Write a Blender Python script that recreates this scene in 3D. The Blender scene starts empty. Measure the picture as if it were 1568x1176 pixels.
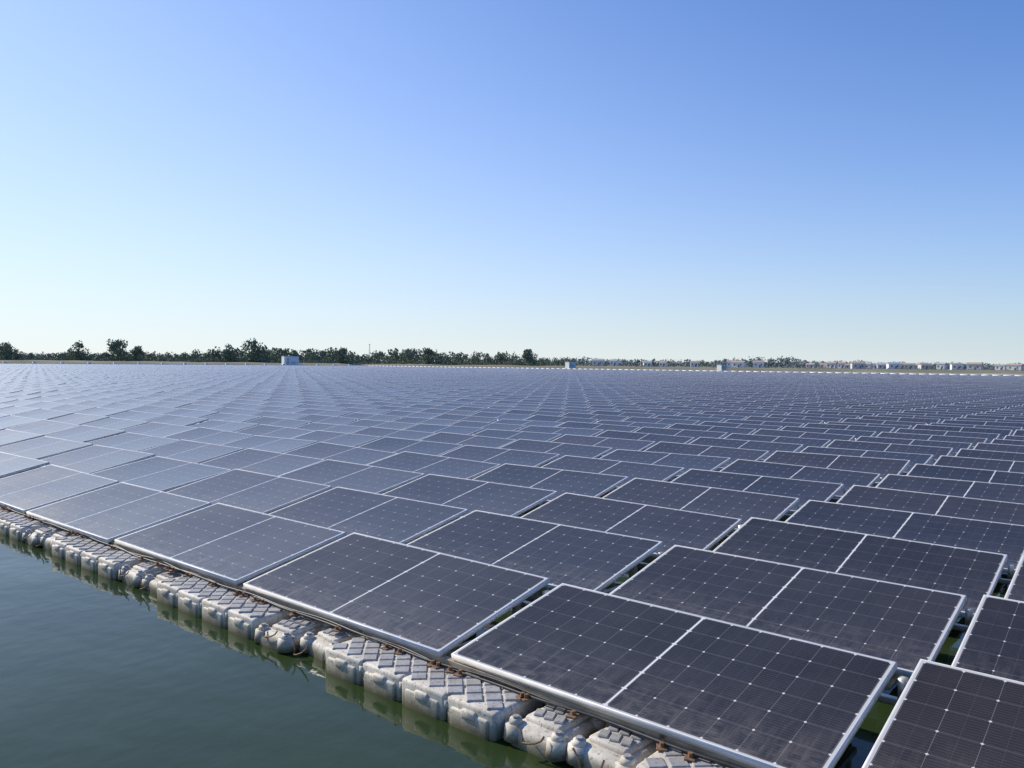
import bpy, bmesh, math, random
import numpy as np
from mathutils import Vector, Matrix, Euler
random.seed(7); rng=np.random.default_rng(11)
S=bpy.context.scene
col=S.collection
A0=math.radians(40.5); CAMH=1.856
SUN_AZ=math.radians(-99); SUN_EL=math.radians(35)

def link(o,parent=None):
    col.objects.link(o)
    if parent: o.parent=parent
    return o
# ---------------------------------------------------------------- node helpers
class NT:
    def __init__(s,name):
        s.mat=bpy.data.materials.new(name); s.mat.use_nodes=True
        s.t=s.mat.node_tree; s.n=s.t.nodes; s.l=s.t.links
        s.b=s.n['Principled BSDF']
    def put(s,sock,v):
        if isinstance(v,(int,float)): sock.default_value=v
        elif isinstance(v,tuple): sock.default_value=v if len(v)!=3 or sock.type!='RGBA' else (*v,1)
        else: s.l.new(v,sock)
    def M(s,op,a,b=0.0,c=None,clamp=False):
        n=s.n.new('ShaderNodeMath'); n.operation=op; n.use_clamp=clamp
        s.put(n.inputs[0],a); s.put(n.inputs[1],b)
        if c is not None: s.put(n.inputs[2],c)
        return n.outputs[0]
    def mix(s,f,a,b):
        n=s.n.new('ShaderNodeMix'); n.data_type='RGBA'
        s.put(n.inputs[0],f); s.put(n.inputs[6],a); s.put(n.inputs[7],b)
        return n.outputs[2]
    def noise(s,vec,scale,detail=4,rough=.5):
        n=s.n.new('ShaderNodeTexNoise'); n.inputs['Scale'].default_value=scale
        n.inputs['Detail'].default_value=detail; n.inputs['Roughness'].default_value=rough
        if vec is not None: s.l.new(vec,n.inputs['Vector'])
        return n.outputs['Fac']
    def ramp(s,f,a,b,lo=0.,hi=1.):
        n=s.n.new('ShaderNodeMapRange'); s.put(n.inputs[0],f)
        n.inputs[1].default_value=a; n.inputs[2].default_value=b
        n.inputs[3].default_value=lo; n.inputs[4].default_value=hi
        return n.outputs[0]
    def pos(s):
        return s.n.new('ShaderNodeNewGeometry').outputs['Position']
    def scale(s,vec,sc):
        n=s.n.new('ShaderNodeMapping'); n.inputs['Scale'].default_value=sc
        s.l.new(vec,n.inputs['Vector']); return n.outputs[0]
    def bump(s,h,strength,dist):
        n=s.n.new('ShaderNodeBump'); n.inputs['Strength'].default_value=strength
        n.inputs['Distance'].default_value=dist; s.l.new(h,n.inputs['Height'])
        s.l.new(n.outputs[0],s.b.inputs['Normal']); return n
    def set(s,**k):
        for a,v in k.items(): s.put(s.b.inputs[a.replace('_',' ')],v)

def simple(name,c1,c2,scale=5,rough=.6,metal=0.,bump=0,bd=.01):
    m=NT(name); p=m.pos(); f=m.ramp(m.noise(p,scale,5),.35,.65)
    m.set(Base_Color=m.mix(f,c1,c2),Roughness=rough,Metallic=metal)
    if bump: m.bump(m.noise(p,scale*3,5),bump,bd)
    return m.mat

# ---------------------------------------------------------------- materials
def mat_cells():
    m=NT('solar_glass'); uvn=m.n.new('ShaderNodeUVMap'); uvn.uv_map='UVMap'
    sep=m.n.new('ShaderNodeSeparateXYZ'); m.l.new(uvn.outputs[0],sep.inputs[0])
    u,v=sep.outputs[0],sep.outputs[1]
    au=m.M('ABSOLUTE',u); av=m.M('ABSOLUTE',v)
    def near(x,pitch,off=0.0):
        q=m.M('DIVIDE',m.M('SUBTRACT',x,off),pitch)
        return m.M('MULTIPLY',m.M('ABSOLUTE',m.M('SUBTRACT',q,m.M('ROUND',q))),pitch)
    du=near(au,.1658,.009); dv=near(v,.1655)
    du2=near(au,.0829,.009); db=near(v,.01839,.0092)
    gap=m.M('LESS_THAN',au,.0060)
    marg=m.M('MAXIMUM',m.M('GREATER_THAN',au,1.0075),m.M('GREATER_THAN',av,.5005))
    grid=m.M('MAXIMUM',m.M('LESS_THAN',du,.0011),m.M('LESS_THAN',dv,.0013))
    half=m.M('LESS_THAN',du2,.0008)
    bus=m.M('LESS_THAN',db,.0006)
    dots=m.M('LESS_THAN',m.M('ADD',du,dv),.0080)
    at=m.n.new('ShaderNodeAttribute'); at.attribute_name='rnd'; r=at.outputs['Fac']
    c=m.mix(r,(.009,.007,.006),(.015,.011,.010))
    c=m.mix(m.M('MULTIPLY',half,.15),c,(.25,.24,.22))
    c=m.mix(m.M('MULTIPLY',bus,.28),c,(.33,.30,.27))
    c=m.mix(m.M('MULTIPLY',grid,.30),c,(.42,.40,.37))
    c=m.mix(m.M('MULTIPLY',marg,.8),c,(.65,.64,.61))
    c=m.mix(m.M('MAXIMUM',m.M('MULTIPLY',dots,.85),gap),c,(.74,.72,.68))
    p=m.pos()
    # dust film, streaks, droppings
    d1=m.ramp(m.noise(p,1.1,6,.6),.35,.75)
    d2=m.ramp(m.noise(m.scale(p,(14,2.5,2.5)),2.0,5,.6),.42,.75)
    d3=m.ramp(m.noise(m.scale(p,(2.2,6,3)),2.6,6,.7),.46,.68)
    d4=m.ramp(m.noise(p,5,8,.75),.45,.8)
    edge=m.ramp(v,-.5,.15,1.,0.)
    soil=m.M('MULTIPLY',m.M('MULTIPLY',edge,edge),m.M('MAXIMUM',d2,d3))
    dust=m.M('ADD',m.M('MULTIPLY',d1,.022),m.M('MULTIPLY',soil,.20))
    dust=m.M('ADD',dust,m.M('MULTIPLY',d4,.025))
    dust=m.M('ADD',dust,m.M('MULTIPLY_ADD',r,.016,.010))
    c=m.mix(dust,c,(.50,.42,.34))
    vor=m.n.new('ShaderNodeTexVoronoi'); vor.inputs['Scale'].default_value=3.1; m.l.new(p,vor.inputs['Vector'])
    spot=m.M('MULTIPLY',m.M('LESS_THAN',vor.outputs['Distance'],.028),m.M('GREATER_THAN',m.noise(p,.9,2),.56))
    c=m.mix(m.M('MULTIPLY',spot,.8),c,(.6,.6,.57))
    rough=m.M('ADD',m.ramp(d1,0,1,.13,.25),m.M('MULTIPLY',dust,1.0))
    m.set(Base_Color=c,Roughness=rough,IOR=1.30)
    m.b.inputs['Specular Tint'].default_value=(1,.90,.80,1)
    # broad forward-scattering lobe of the dusty textured glass
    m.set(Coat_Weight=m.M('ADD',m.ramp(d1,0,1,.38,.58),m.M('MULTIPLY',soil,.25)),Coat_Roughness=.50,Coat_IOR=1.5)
    m.b.inputs['Sheen Weight'].default_value=.04
    m.b.inputs['Sheen Roughness'].default_value=.35
    m.b.inputs['Sheen Tint'].default_value=(1,.9,.78,1)
    m.bump(m.noise(p,60,2),.02,.002)
    return m.mat
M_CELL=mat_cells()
M_FRAME=simple('anodised_frame',(.64,.62,.57),(.76,.73,.68),9,.45,.1)
M_BRACK=simple('galvanised_bracket',(.42,.40,.36),(.66,.63,.56),12,.5,.3)
def mat_float(name,ca,cb):
    m=NT(name); p=m.pos(); sep=m.n.new('ShaderNodeSeparateXYZ'); m.l.new(p,sep.inputs[0]); z=sep.outputs[2]
    n=m.noise(p,9,6,.65)
    c=m.mix(m.ramp(n,.35,.7),ca,cb)
    grime=m.ramp(m.noise(p,3.2,6,.7),.42,.75)
    c=m.mix(m.M('MULTIPLY',grime,.55),c,(.27,.23,.17))
    g2=m.ramp(m.noise(p,16,6,.7),.5,.72)
    c=m.mix(m.M('MULTIPLY',g2,.4),c,(.22,.18,.13))
    drip=m.ramp(m.noise(m.scale(p,(9,9,1.2)),3.,4,.6),.48,.70)
    c=m.mix(m.M('MULTIPLY',drip,.40),c,(.27,.22,.15))
    wl2=m.ramp(m.M('ADD',z,m.M('MULTIPLY',m.noise(p,7,5,.7),-.10)),-.01,.06,1.,0.)
    c=m.mix(m.M('MULTIPLY',wl2,.35),c,(.24,.22,.12))
    wl=m.ramp(m.M('ADD',z,m.M('MULTIPLY',m.noise(p,12,5,.7),-.10)),-.045,.030,1.,0.)
    c=m.mix(m.M('MULTIPLY',wl,.92),c,(.11,.09,.035))
    spk=m.M('GREATER_THAN',m.noise(p,70,3),.62)
    c=m.mix(m.M('MULTIPLY',spk,.6),c,(.14,.11,.08))
    m.set(Base_Color=c,Roughness=.65); m.bump(m.noise(p,45,4),.25,.004)
    return m.mat
M_FLOAT=mat_float('hdpe_float',(.60,.55,.45),(.76,.70,.58))
M_TREAD=mat_float('tread_float',(.30,.30,.295),(.42,.41,.39))
M_BEAM=simple('weathered_beam',(.34,.25,.15),(.48,.38,.26),14,.75,0,.4,.004)
M_CABLE=simple('black_cable',(.02,.02,.02),(.05,.05,.05),20,.5)
M_RUST=simple('rusty_bolt',(.12,.06,.03),(.25,.14,.07),60,.8)
def mat_water():
    m=NT('lake_water'); p=m.pos()
    w=m.ramp(m.noise(p,.35,3),.35,.65)
    c=m.mix(w,(.022,.037,.011),(.030,.048,.015))
    m.set(Base_Color=c,Roughness=.05,IOR=1.30)
    h=m.M('ADD',m.noise(m.scale(p,(1.0,1.8,1)),.9,3,.45),m.M('MULTIPLY',m.noise(m.scale(p,(1.6,1,1)),5,3,.5),.12))
    m.bump(h,.28,.06)
    return m.mat
M_WATER=mat_water()
def mat_leaf(name,a,b,cc):
    m=NT(name); at=m.n.new('ShaderNodeAttribute'); at.attribute_name='rnd'
    p=m.pos(); f=m.ramp(m.noise(p,.12,3),.35,.65)
    c=m.mix(at.outputs['Fac'],a,b); c=m.mix(m.M('MULTIPLY',f,.5),c,cc)
    m.set(Base_Color=c,Roughness=.75); m.b.inputs['Specular IOR Level'].default_value=.2
    return m.mat
M_LEAF=mat_leaf('foliage_hazed',(.13,.175,.125),(.23,.27,.17),(.22,.23,.15))  # greens lifted well above leaf colour to paint in distance haze
M_LEAFF=mat_leaf('foliage_far_hazed',(.20,.25,.25),(.26,.31,.30),(.26,.29,.25))  # paler and bluer still: aerial haze painted into the base colour
M_BARK=simple('bark',(.13,.115,.10),(.18,.16,.14),3,.9)
M_LAND=simple('shore_grass',(.15,.145,.085),(.23,.205,.13),.05,.95,0,.4,.3)
M_WALL=simple('painted_wall',(.72,.73,.73),(.80,.80,.79),.6,.6)
M_WALL2=simple('grey_wall',(.55,.55,.54),(.68,.66,.63),.1,.7)
M_ROOF=simple('roof_tiles',(.36,.27,.23),(.44,.35,.30),.8,.8)
M_ROOFG=simple('grey_roof',(.33,.37,.40),(.42,.45,.48),.8,.7)
M_WIN=simple('window_glass',(.08,.10,.12),(.12,.14,.16),.5,.2)
M_STEEL=simple('tower_steel',(.35,.36,.38),(.45,.46,.48),2,.5,.5)

# ---------------------------------------------------------------- mesh helpers
def np_mesh(name,V,F,mats,mi=None,uv=None,rnd=None,smooth=False):
    V=np.asarray(V,dtype=np.float32); F=np.asarray(F,dtype=np.int32)
    me=bpy.data.meshes.new(name); nf,k=F.shape
    me.vertices.add(len(V)); me.vertices.foreach_set('co',V.ravel())
    me.loops.add(nf*k); me.loops.foreach_set('vertex_index',F.ravel())
    me.polygons.add(nf); me.polygons.foreach_set('loop_start',np.arange(0,nf*k,k,dtype=np.int32))
    for m in mats: me.materials.append(m)
    if mi is not None: me.polygons.foreach_set('material_index',np.asarray(mi,dtype=np.int32))
    if uv is not None:
        l=me.uv_layers.new(name='UVMap'); l.data.foreach_set('uv',np.asarray(uv,dtype=np.float32).ravel())
    me.update(calc_edges=True)
    if rnd is not None:
        a=me.attributes.new('rnd','FLOAT','FACE'); a.data.foreach_set('value',np.asarray(rnd,dtype=np.float32))
    if smooth: me.polygons.foreach_set('use_smooth',[True]*nf)
    me.validate()
    return bpy.data.objects.new(name,me)

W,D,T,IN=2.055,1.04,.035,.009
TILT=math.radians(12)
hw,hd=W/2,D/2
PV=np.array([[-hw,-hd,0],[hw,-hd,0],[hw,hd,0],[-hw,hd,0],
 [-hw,-hd,-T],[hw,-hd,-T],[hw,hd,-T],[-hw,hd,-T],
 [-hw+IN,-hd+IN,-.001],[hw-IN,-hd+IN,-.001],[hw-IN,hd-IN,-.001],[-hw+IN,hd-IN,-.001]])
PF=np.array([[8,9,10,11],[0,1,9,8],[1,2,10,9],[2,3,11,10],[3,0,8,11],
 [0,4,5,1],[1,5,6,2],[2,6,7,3],[3,7,4,0],[7,6,5,4]])
PM=np.array([0]+[1]*9)
Y0=3.163; PY=1.462; X0=-3.125; PX=2.152
def pc(j,k): return (X0+PX*j+hw, Y0+PY*k+D*math.cos(TILT)/2, .22+D*math.sin(TILT)/2)
def pose(j,k):
    x,y,z=pc(j,k)
    r=random.Random(j*7919+k*104729+5)
    z+=.014*math.sin(x*.35+1)*math.cos(y*.27)+r.gauss(0,.006)
    x+=r.gauss(0,.009); y+=r.gauss(0,.013)+.02*math.sin(x*.13+k)
    t=TILT+math.radians(r.gauss(0,.5)+.6*math.sin(x*.21+y*.13))
    ro=math.radians(r.gauss(0,.4)); ya=math.radians(max(-.6,min(.6,r.gauss(0,.28))))
    return x,y,z,t,ro,ya,r.random()
def panels(name,lst,origin=None):
    P=np.array([pose(j,k) for j,k in lst]); n=len(P)
    ct,st=np.cos(P[:,3]),np.sin(P[:,3]); cr,sr=np.cos(P[:,4]),np.sin(P[:,4]); cy,sy=np.cos(P[:,5]),np.sin(P[:,5])
    v=np.repeat(PV[None],n,0); x,y,z=v[...,0],v[...,1],v[...,2]
    x1=x*cr[:,None]+z*sr[:,None]; z1=-x*sr[:,None]+z*cr[:,None]
    y2=y*ct[:,None]-z1*st[:,None]; z2=y*st[:,None]+z1*ct[:,None]
    x3=x1*cy[:,None]-y2*sy[:,None]; y3=x1*sy[:,None]+y2*cy[:,None]
    V=np.stack([x3,y3,z2],-1)+P[:,None,:3]
    if origin is not None: V=V-np.array(origin)
    F=(PF[None]+(np.arange(n)*12)[:,None,None]).reshape(-1,4)
    uv1=PV[PF.ravel()][:,:2]; uv=np.tile(uv1,(n,1))
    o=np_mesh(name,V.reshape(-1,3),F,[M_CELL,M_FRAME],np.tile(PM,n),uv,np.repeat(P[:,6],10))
    if origin is not None: o.location=origin
    return link(o)
near=[(j,k) for k in range(0,5) for j in range(-3,3)]
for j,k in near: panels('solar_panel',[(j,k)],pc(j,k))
ns=set(near); far=[]
XMIN,YMAX=-245,200
for k in range(0,int((YMAX-Y0)/PY)):
    for j in range(int((XMIN-X0)/PX),10):
        if (j,k) in ns: continue
        x,y,_=pc(j,k)
        if math.degrees(math.atan2(-x,y))>88: continue
        far.append((j,k))
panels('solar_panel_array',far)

# template replicate
def rep(name,TV,TF,locs,mats,mi=None,scales=None,yaws=None,smooth=False,z0=0):
    TV=np.asarray(TV); TF=np.asarray(TF); n=len(locs); L=np.asarray(locs,dtype=float)
    V=np.repeat(TV[None],n,0).astype(float)
    if scales is not None: V=V*np.asarray(scales)[:,None,:]
    if yaws is not None:
        c,s=np.cos(yaws)[:,None],np.sin(yaws)[:,None]
        V=np.stack([V[...,0]*c-V[...,1]*s,V[...,0]*s+V[...,1]*c,V[...,2]],-1)
    V=V+L[:,None,:]
    F=(TF[None]+(np.arange(n)*len(TV))[:,None,None]).reshape(-1,TF.shape[1])
    return np_mesh(name,V.reshape(-1,3),F,mats,None if mi is None else np.tile(mi,n),smooth=smooth)
CV=np.array([[-.5,-.5,-.5],[.5,-.5,-.5],[.5,.5,-.5],[-.5,.5,-.5],[-.5,-.5,.5],[.5,-.5,.5],[.5,.5,.5],[-.5,.5,.5]])
CF=np.array([[3,2,1,0],[4,5,6,7],[0,1,5,4],[1,2,6,5],[2,3,7,6],[3,0,4,7]])

def bm_box(bm,cx,cy,cz,sx,sy,sz,bev=0,seg=2,mat=0,yaw=0):
    r=bmesh.ops.create_cube(bm,size=1); vs=r['verts']
    bmesh.ops.scale(bm,vec=(sx,sy,sz),verts=vs)
    fs=set()
    if bev:
        es=list({e for v in vs for e in v.link_edges})
        rr=bmesh.ops.bevel(bm,geom=es,offset=bev,segments=seg,profile=.5,affect='EDGES')
        vs=list({v for f in rr['faces'] for v in f.verts}|{v for v in vs if v.is_valid})
    for v in vs:
        for f in v.link_faces: fs.add(f)
    for f in fs: f.material_index=mat
    bmesh.ops.rotate(bm,verts=vs,cent=(0,0,0),matrix=Matrix.Rotation(yaw,3,'Z'))
    bmesh.ops.translate(bm,verts=vs,vec=(cx,cy,cz))
    return vs
def bm_cyl(bm,p0,p1,r0,r1=None,seg=10,mat=0):
    if r1 is None: r1=r0
    p0=Vector(p0);p1=Vector(p1);d=p1-p0
    r=bmesh.ops.create_cone(bm,cap_ends=True,segments=seg,radius1=r0,radius2=r1,depth=d.length)
    q=d.to_track_quat('Z','Y').to_matrix()
    bmesh.ops.rotate(bm,verts=r['verts'],cent=(0,0,0),matrix=q)
    bmesh.ops.translate(bm,verts=r['verts'],vec=(p0+p1)/2)
    for f in {f for v in r['verts'] for f in v.link_faces}: f.material_index=mat
def bm_obj(bm,name,mats,smooth=False,parent=None):
    me=bpy.data.meshes.new(name); bm.to_mesh(me); bm.free()
    for m in mats: me.materials.append(m)
    if smooth:
        for p in me.polygons: p.use_smooth=True
    return link(bpy.data.objects.new(name,me),parent)

# ---------------------------------------------------------------- supports below the panels
locs=[];sc=[]
bl=[];bs=[]
for k in range(0,45):
    for j in range(-45,10):
        x,y,z=pc(j,k)
        if x*x+y*y>70**2: continue
        locs.append((x,y+.02,-.02))
        for sx in (-1,1):
            bl.append((x+sx*(hw-.22),y+hd-.08,.20)); bs.append((.05,.05,.34))
            bl.append((x+sx*(hw-.22),y-hd+.12,.13)); bs.append((.05,.05,.13))
            bl.append((x+sx*(hw-.22),y+.05,.075)); bs.append((.07,.9,.03))
        # cross rail tying columns at the back, and a clip at the front
        bl.append((x+hw+.045,y+hd-.04,.235)); bs.append((.50,.045,.03))
        bl.append((x+hw+.045,y+hd-.10,.33)); bs.append((.035,.05,.10))
b=bmesh.new(); bm_box(b,0,0,0,1.05,.70,.22,.05,2)
b.verts.ensure_lookup_table(); b.verts.index_update()
bmesh.ops.triangulate(b,faces=b.faces[:])
tv=[v.co[:] for v in b.verts]; tf=[[v.index for v in f.verts] for f in b.faces]; b.free()
link(rep('panel_support_float',tv,tf,locs,[M_FLOAT]))
link(rep('panel_mounting_rails',CV,CF,bl,[M_BRACK],scales=bs))
# ---------------------------------------------------------------- front walkway floats
def walkway(x0,idx,full=True):
    r=random.Random(idx*13+1)
    e=bpy.data.objects.new('floating_walkway',None); e.location=(x0,0,0); link(e)
    y0=2.93+r.uniform(-.03,.02); dy=.47; zt=.14
    b=bmesh.new(); n=4; lw=.345
    for i in range(n):
        bm_box(b,lw*(i+.5),y0+dy/2+r.uniform(-.006,.006),zt-.17+r.uniform(-.003,.003),lw-.004,dy,.34,.022,3)
        bm_box(b,lw*(i+.5),y0+.004,zt-.15,lw-.085,.030,.21,.013,3)
        bm_box(b,lw*(i+.5),y0-.002,zt-.055,.10,.03,.05,.012,2)
    bm_box(b,lw*n/2,y0+dy/2+.02,zt-.18,lw*n-.03,dy-.03,.335,.02,2)
    bm_obj(b,'float_body',[M_FLOAT],True,e)
    b=bmesh.new(); p=.098
    for i in range(-20,40):
        for k in range(-20,40):
            cx=(i+k)*p*.7071; cy=(k-i)*p*.7071
            if .045<cx<lw*n-.045 and .05<cy<dy-.04:
                bm_box(b,cx,y0+cy,zt+.001,p-.013,p-.013,.016,.005,1,0,math.radians(45))
    bm_obj(b,'anti_slip_tread',[M_TREAD],False,e)
    # connector: two small lobed floats with ears
    b=bmesh.new(); b2=bmesh.new(); cx0=lw*n+.02
    for i in range(2):
        w=.37; x=cx0+w*(i+.5)
        yo=y0+.02+.05*(i)+r.uniform(-.03,.03); yw=r.uniform(-.14,.14); dz=r.uniform(-.025,.01)
        bm_box(b,x,yo+.21,zt-.185+dz,w-.06,.42,.29,.05,4,0,yw)
        bm_box(b,x,yo+.23,zt-.04+dz,w-.15,.30,.05,.018,3,0,yw)
        for q1 in (-1,0,1):
            for q2 in (-1,0,1):
                bm_box(b2,x+q1*.062,yo+.23+q2*.085,zt-.012+dz,.052,.07,.018,.005,1,0,yw+.4)
        for sx in (-1,1):
            for yy in (.04,.36):
                X_=x+sx*(w/2-.055)
                bm_cyl(b,(X_,yo+yy,zt-.12+dz),(X_,yo+yy,zt-.045+dz),.062,.054,16)
                bm_cyl(b,(X_,yo+yy,zt-.045+dz),(X_,yo+yy,zt-.02+dz),.036,.030,12)
                bm_cyl(b2,(X_,yo+yy,zt-.02+dz),(X_,yo+yy,zt-.008+dz),.018,.018,6)
    for i in range(0,n-1):
        bm_cyl(b,(lw*(i+1),y0+.020,zt-.07),(lw*(i+1),y0+.020,zt-.03),.022,.022,10)
    bm_obj(b,'connector_float',[M_FLOAT],True,e)
    bm_obj(b2,'connector_tread',[M_TREAD],False,e)
    b=bmesh.new()
    for i in range(9):
        x=r.uniform(0,2.1)
        bm_cyl(b,(x,3.13,.14),(x,3.13,.175),.012,.012,6)
        bm_box(b,x,3.13,.152,.05,.06,.008,.002,1,0,r.uniform(-.5,.5))
    for i in range(2):
        xa=lw*n+.1+i*.35+r.uniform(-.04,.04); ya=y0+.02; pts=[]
        for s_ in range(9):
            t=s_/8; pts.append((xa+.16*t+.02*math.sin(t*9),ya-.03*math.sin(math.pi*t)-.01,zt-.02-.09*math.sin(math.pi*t)*(1 if i else .6)))
        for a_,c_ in zip(pts[:-1],pts[1:]): bm_cyl(b,a_,c_,.005,.005,5)
    bm_obj(b,'bolts_and_ropes',[M_RUST],False,e)
    b=bmesh.new()
    bm_box(b,PX/2,3.200,.168,PX-.03,.04,.032,.004,1)
    bm_obj(b,'edge_beam',[M_BEAM],False,e)
for i in range(-22,6): walkway(-6.10+PX*(i+0),i)
# cables
cu=bpy.data.curves.new('power_cable','CURVE'); cu.dimensions='3D'; cu.bevel_depth=.007; cu.bevel_resolution=2
for rr in range(2):
    sp=cu.splines.new('POLY'); pts=[]
    x=-40.
    ph=rr*2.3+.7
    while x<8:
        pts.append((x,3.160+.012*math.sin(x*3.1+ph)+.008*math.sin(x*8.3),.158+.005*math.sin(x*5+ph)+.006*rr,1)); x+=.05
    sp.points.add(len(pts)-1); sp.points.foreach_set('co',[c for q in pts for c in q])
cu.materials.append(M_CABLE)
link(bpy.data.objects.new('power_cable',cu))

# ---------------------------------------------------------------- water & land
b=bmesh.new(); bmesh.ops.create_grid(b,x_segments=1,y_segments=1,size=9000); bm_obj(b,'lake_water',[M_WATER])
nA=360; rings=[0,6,14,60,300,1500,8000]; hs=[-.5,.9,1.0,.9,1.0,1.0,1.0]
V=[];F=[]
def shoreR(a):
    return 400+12*math.sin(a*7+1)+6*math.sin(a*23)
for i in range(nA):
    a=2*math.pi*i/nA
    for r_,h_ in zip(rings,hs):
        R=shoreR(a)+r_
        V.append((-math.sin(a)*R,math.cos(a)*R,h_+(.25*math.sin(a*61+r_) if h_>0 else 0)))
m_=len(rings)
for i in range(nA):
    for q in range(m_-1):
        a_=i*m_+q; b_=((i+1)%nA)*m_+q
        F.append((a_,b_,b_+1,a_+1))
link(np_mesh('shore_terrain',V,F,[M_LAND],smooth=True))

def polar(px,d):   # bearing from picture column, forward distance d
    lat=(px-784)/1223*d
    return (lat*math.cos(A0)-d*math.sin(A0), lat*math.sin(A0)+d*math.cos(A0))

# ---------------------------------------------------------------- trees
class TB:
    def __init__(s): s.V=[];s.F=[];s.m=[];s.r=[]
    def quad(s,c,u,v,r,m=0):
        n=len(s.V); s.V+= [c-u-v,c+u-v*.6,c+u*.7+v,c-u*.8+v*.8]; s.F.append((n,n+1,n+2,n+3)); s.m.append(m); s.r.append(r)
    def limb(s,p0,p1,r0,r1):
        p0=Vector(p0);p1=Vector(p1); q=(p1-p0).to_track_quat('Z','Y').to_matrix(); n=len(s.V)
        for p,r in ((p0,r0),(p1,r1)):
            for i in range(5):
                s.V.append(p+q@Vector((math.cos(i*1.2566)*r,math.sin(i*1.2566)*r,0)))
        for i in range(5):
            s.F.append((n+i,n+(i+1)%5,n+5+(i+1)%5,n+5+i)); s.m.append(1); s.r.append(.5)
    def tree(s,x,y,z,h,w,R,nl=160,low=.12,leaf=.09):
        base=Vector((x,y,z)); top=base+Vector((R.uniform(-.05,.05)*h,R.uniform(-.05,.05)*h,h*.75))
        s.limb(base-Vector((0,0,.5)),top,h*.03+.05,h*.008+.02)
        nc=R.randint(9,13); cl=[]
        for i in range(nc):
            t=R.uniform(low+.10,.86); a=R.uniform(0,6.283)
            rad=w*.5*math.sin(math.pi*min(1,max(.1,(t-low)/(1-low))))**.6*R.uniform(.25,.75)
            c=base+Vector((math.cos(a)*rad,math.sin(a)*rad,h*t)); cr=w*R.uniform(.17,.28)
            cl.append((c,cr,R.random())); s.limb(base+(top-base)*min(.95,t*.75),c,h*.012+.02,.02)
        cl.append((base+Vector((0,0,h*.88)),w*.18,R.random()))
        for i in range(nl):
            c,cr,tone=cl[R.randrange(len(cl))]
            d=Vector((R.gauss(0,1),R.gauss(0,1),R.gauss(0,.8))); d*=cr*R.uniform(.4,1.0)/max(.3,d.length)
            pnt=c+d; sz=h*leaf*R.uniform(.5,1.0)
            if pnt.z<z+.1: pnt.z=z+.1+R.random()*.3
            q=Euler((R.uniform(0,6.3),R.uniform(0,6.3),R.uniform(0,6.3))).to_matrix()
            s.quad(pnt,q@Vector((sz,0,0)),q@Vector((0,sz*.7,0)),min(1,max(0,tone*.6+R.random()*.4)))
    def obj(s,name,mat):
        return link(np_mesh(name,[tuple(v) for v in s.V],s.F,[mat,M_BARK],s.m,rnd=s.r))
prof=[(-700,14),(-300,18),(0,22),(25,14),(45,8),(90,9),(110,15),(140,10),(200,17),(240,11),(290,12),(310,16),(340,20),(365,21),(420,20),(470,17),(520,20),(560,15),(600,19),(650,20),(700,16),(740,16),(780,16),(830,10),(900,10),(950,8),(1000,9),(1050,9),(1100,9),(1140,12),(1200,14),(1240,9),(1300,9),(1400,9),(1500,7),(1600,7),(2300,9)]
px_=[p[0] for p in prof]; ph_=[p[1] for p in prof]
R=random.Random(3)
T1=TB();T2=TB()
x=-600.
while x<2200:
    hp=float(np.interp(x,px_,ph_))*R.uniform(.5,1.08)
    if x<880:
        d=R.uniform(425,480); X,Y=polar(x,d)
        h=hp*d/1223+.9; T1.tree(X,Y,.8,h,h*R.uniform(.9,1.5),R,170,.02,.085); x+=R.uniform(2.5,6)
    else:
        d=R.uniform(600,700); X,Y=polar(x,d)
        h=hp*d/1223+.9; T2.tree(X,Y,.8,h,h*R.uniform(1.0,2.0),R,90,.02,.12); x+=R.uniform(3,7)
# low scrub along the bank
x=-600.
while x<1700:
    d=R.uniform(416,426) if x<880 else R.uniform(440,470)
    X,Y=polar(x,d)
    if math.hypot(X,Y)<shoreR(math.atan2(-X,Y))+8: 
        s_=(shoreR(math.atan2(-X,Y))+10)/math.hypot(X,Y); X*=s_; Y*=s_
    h=R.uniform(.8,2.6)
    if x>=880: h*=.45
    (T1 if x<880 else T2).tree(X,Y,.7,h,h*2.5,R,40,.0,.2); x+=R.uniform(2,4.5)
# far wood behind, its haze painted into the leaf colour
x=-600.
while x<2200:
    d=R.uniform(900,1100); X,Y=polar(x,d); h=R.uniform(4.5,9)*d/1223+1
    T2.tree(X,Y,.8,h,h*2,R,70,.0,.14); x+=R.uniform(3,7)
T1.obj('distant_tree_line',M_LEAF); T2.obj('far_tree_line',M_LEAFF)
for xx,hp,ww in ((123,25,1.35),(182,28,1.15),(388,31,1.25),(350,25,1.0),(810,22,1.05),(210,20,.9),(655,22,.8),(12,23,1.4),(525,21,1.1)):
    t=TB(); d=420; X,Y=polar(xx,d); h=hp*d/1223+1.1
    t.tree(X,Y,.8,h,h*ww,R,900,.04,.055); t.obj('tree',M_LEAF)

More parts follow.
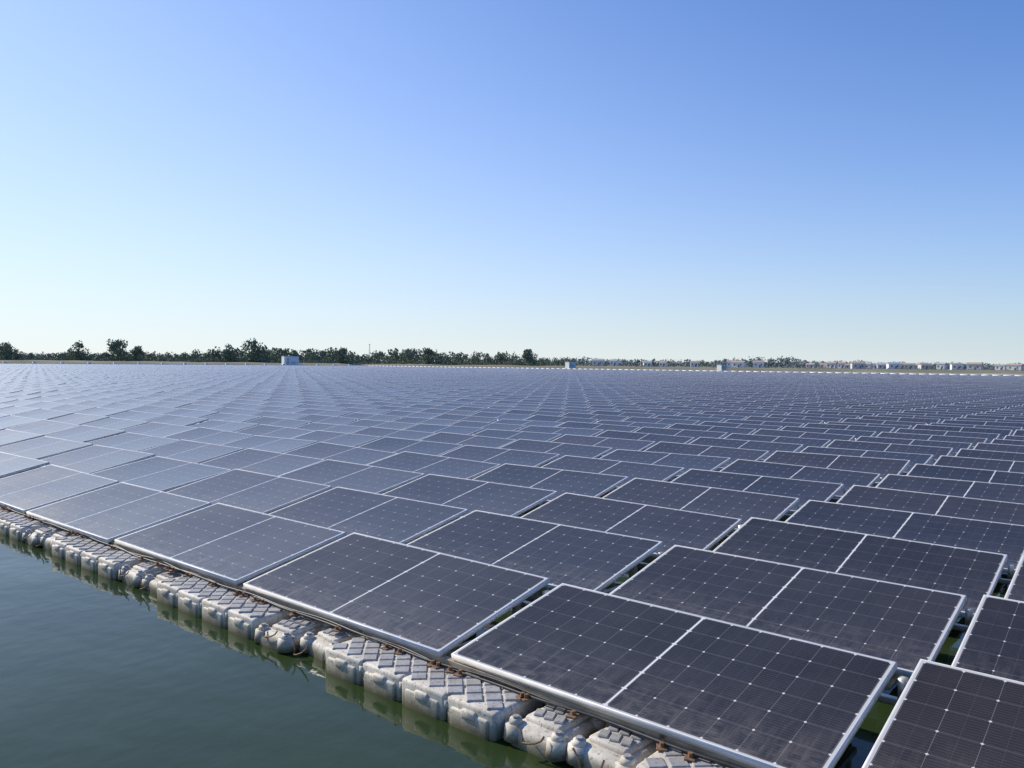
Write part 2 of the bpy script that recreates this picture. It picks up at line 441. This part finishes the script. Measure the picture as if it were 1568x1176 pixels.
# ---------------------------------------------------------------- houses
def house(px,d,w,dp,h,roofc,wallm,storeys=2):
    X,Y=polar(px,d); yaw=math.atan2(-X,Y)+random.uniform(-.4,.4)
    e=bpy.data.objects.new('village_house',None); e.location=(X,Y,.9); e.rotation_euler=(0,0,yaw); link(e)
    b=bmesh.new(); bm_box(b,0,0,h/2,w,dp,h); bm_obj(b,'walls',[wallm],False,e)
    b=bmesh.new(); rh=dp*.24; o=.35
    vs=[b.verts.new(c) for c in [(-w/2-o,-dp/2-o,h+.02),(w/2+o,-dp/2-o,h+.02),(w/2+o,dp/2+o,h+.02),(-w/2-o,dp/2+o,h+.02),(-w/2-o,0,h+rh),(w/2+o,0,h+rh)]]
    for f in [(0,1,5,4),(2,3,4,5),(1,2,5),(3,0,4),(3,2,1,0)]: b.faces.new([vs[i] for i in f])
    bm_obj(b,'roof',[roofc],False,e)
    b=bmesh.new()
    n=max(2,int(w/3)); sh=h/storeys
    for s_ in range(storeys):
        for i in range(n):
            bm_box(b,-w/2+w*(i+.5)/n,-dp/2-.02,sh*s_+sh*.55,1.0,.08,1.1)
    bm_box(b,0.9,-dp/2-.03,1.0,.9,.1,1.9)
    bm_obj(b,'windows_and_door',[M_WIN],False,e)
rr=random.Random(5)
for px in (915,940,990,1015,1062,1118,1130,1160,1240,1262,1272,1288,1300,1312,1322,1338,1350,1366,1377,1390,1412,1440,1462,1490,1530,1552):
    house(px,rr.uniform(540,590),rr.uniform(5,9),rr.uniform(4,6),rr.uniform(2.5,4.0),rr.choice([M_ROOF,M_ROOF,M_ROOFG]),rr.choice([M_WALL,M_WALL2,M_WALL2]),1)

# ---------------------------------------------------------------- inverter cabins on pontoons
def cabin(px,d,w,dp,h):
    X,Y=polar(px,d)
    e=bpy.data.objects.new('inverter_cabin',None); e.location=(X,Y,0); e.rotation_euler=(0,0,A0+.6); link(e)
    b=bmesh.new()
    for i in range(6): bm_box(b,-w*.6+w*1.2*(i+.5)/6,0,.15,w*1.2/6-.05,dp*1.6,.6,.08,2)
    bm_obj(b,'pontoon',[M_FLOAT],False,e)
    b=bmesh.new(); bm_box(b,0,0,.5+h/2,w,dp,h,.03,1); bm_box(b,0,0,.5+h+.06,w+.2,dp+.2,.1,.02,1)
    bm_obj(b,'housing',[M_WALL],False,e)
    b=bmesh.new()
    for i in range(5): bm_box(b,w*.12+i*.0,-dp/2-.01,.9+i*.22,w*.3,.05,.08)
    bm_box(b,-w*.25,-dp/2-.02,.5+h*.42,.9,.05,h*.8)
    bm_box(b,w/2+.01,0,.5+h*.5,.05,dp*.5,h*.6)
    bm_obj(b,'louvres_and_door',[M_STEEL],False,e)
    b=bmesh.new()
    for i in range(7):
        xx=-w*.58+w*1.16*i/6; bm_cyl(b,(xx,-dp*.75,.4),(xx,-dp*.75,1.5),.03,.03,6)
    bm_cyl(b,(-w*.58,-dp*.75,1.5),(w*.58,-dp*.75,1.5),.03,.03,6)
    bm_obj(b,'railing',[M_STEEL],False,e)
cabin(445,292,5.4,3.0,3.1); cabin(873,300,3.2,2.4,2.2); cabin(1104,290,2.8,2.2,1.7)
# far perimeter walkway
loc=[];s_=[]
y=0.
while y<YMAX+2:
    loc.append((XMIN-1.5,y,.26)); s_.append((1.0,2.08,.56)); y+=2.1
x=float(XMIN)
while x<22:
    loc.append((x,YMAX+2.0,.26)); s_.append((2.08,1.0,.58)); x+=2.1
y=3.
while y<YMAX:
    loc.append((XMIN-1.5,y,.7)); s_.append((.5,.8,.5)); y+=7.3
link(rep('perimeter_walkway',CV,CF,loc,[M_WALL],scales=s_))
# telecom tower
def tower(px,d,h):
    X,Y=polar(px,d); b=bmesh.new(); w=.6
    def lv(t): return w*(1-t*.75)
    for sx,sy in ((-1,-1),(1,-1),(1,1),(-1,1)):
        bm_cyl(b,(sx*w,sy*w,0),(sx*lv(1),sy*lv(1),h),.08,.05,5)
    c=[(-1,-1),(1,-1),(1,1),(-1,1)]
    for i in range(8):
        t0,t1=i/8,(i+1)/8
        for q in range(4):
            a_,b_=c[q],c[(q+1)%4]
            bm_cyl(b,(a_[0]*lv(t0),a_[1]*lv(t0),h*t0),(b_[0]*lv(t1),b_[1]*lv(t1),h*t1),.03,.03,4)
    bm_box(b,0,0,h+.3,.8,.8,.5)
    o=bm_obj(b,'telecom_tower',[M_STEEL]); o.location=(X,Y,.8)
tower(566,640,15)

# ---------------------------------------------------------------- sky, sun, camera
sd=Vector((math.sin(SUN_AZ)*math.cos(SUN_EL),math.cos(SUN_AZ)*math.cos(SUN_EL),math.sin(SUN_EL)))
w=bpy.data.worlds.new('World'); S.world=w; w.use_nodes=True; nt=w.node_tree
bg=nt.nodes['Background']; sky=nt.nodes.new('ShaderNodeTexSky'); sky.sky_type='NISHITA'
sky.sun_disc=False; sky.sun_elevation=SUN_EL; sky.sun_rotation=SUN_AZ%(2*math.pi)
sky.altitude=0; sky.air_density=1.0; sky.dust_density=.4; sky.ozone_density=2.5
N=nt.nodes; L=nt.links
def wm(op,a,b_=0.):
    n=N.new('ShaderNodeMath'); n.operation=op
    for s0,v in ((n.inputs[0],a),(n.inputs[1],b_)):
        if isinstance(v,(int,float)): s0.default_value=v
        else: L.new(v,s0)
    return n.outputs[0]
def wmix(bt,f,a,b_):
    n=N.new('ShaderNodeMix'); n.data_type='RGBA'; n.blend_type=bt; n.clamp_result=False
    for s0,v in ((n.inputs[0],f),(n.inputs[6],a),(n.inputs[7],b_)):
        if isinstance(v,(int,float)): s0.default_value=v
        elif isinstance(v,tuple): s0.default_value=(*v,1)
        else: L.new(v,s0)
    return n.outputs[2]
tc=N.new('ShaderNodeTexCoord'); sp=N.new('ShaderNodeSeparateXYZ'); L.new(tc.outputs['Generated'],sp.inputs[0])
z=wm('MAXIMUM',sp.outputs[2],0.)
dt=N.new('ShaderNodeVectorMath'); dt.operation='DOT_PRODUCT'; L.new(tc.outputs['Generated'],dt.inputs[0]); dt.inputs[1].default_value=sd
hl=wm('ADD',wm('MULTIPLY',dt.outputs['Value'],.5),.5)   # closeness to the sun
expo=wm('SUBTRACT',wm('MULTIPLY',hl,10.5),12.8)
haze=wm('POWER',2.718,wm('MULTIPLY',z,expo))
base=wmix('MULTIPLY',1.0,sky.outputs[0],(.45,.90,1.55))
hz=wmix('MIX',hl,(3.8,4.8,5.3),(9.0,9.3,9.0))
bcol=wmix('MIX',wm('MULTIPLY',haze,.98),base,hz)
L.new(bcol,bg.inputs[0]); bg.inputs[1].default_value=.11
ld=bpy.data.lights.new('sun','SUN'); ld.energy=5.0; ld.angle=math.radians(.53); ld.color=(1,.92,.80)
lo=bpy.data.objects.new('sun',ld); lo.rotation_euler=(-sd).to_track_quat('-Z','Y').to_euler(); link(lo)
cd=bpy.data.cameras.new('camera'); cd.sensor_width=36; cd.lens=28.15; cd.clip_start=.05; cd.clip_end=20000
co=bpy.data.objects.new('camera',cd)
pitch=math.radians(-1.45)
fwd=Vector((-math.sin(A0)*math.cos(pitch),math.cos(A0)*math.cos(pitch),math.sin(pitch)))
q=fwd.to_track_quat('-Z','Y')
co.rotation_euler=(q.to_matrix()@Matrix.Rotation(math.radians(.61),3,'Z')).to_euler()
co.location=(0,0,CAMH); link(co); S.camera=co
S.view_settings.view_transform='Standard'; S.view_settings.look='None'; S.view_settings.exposure=0
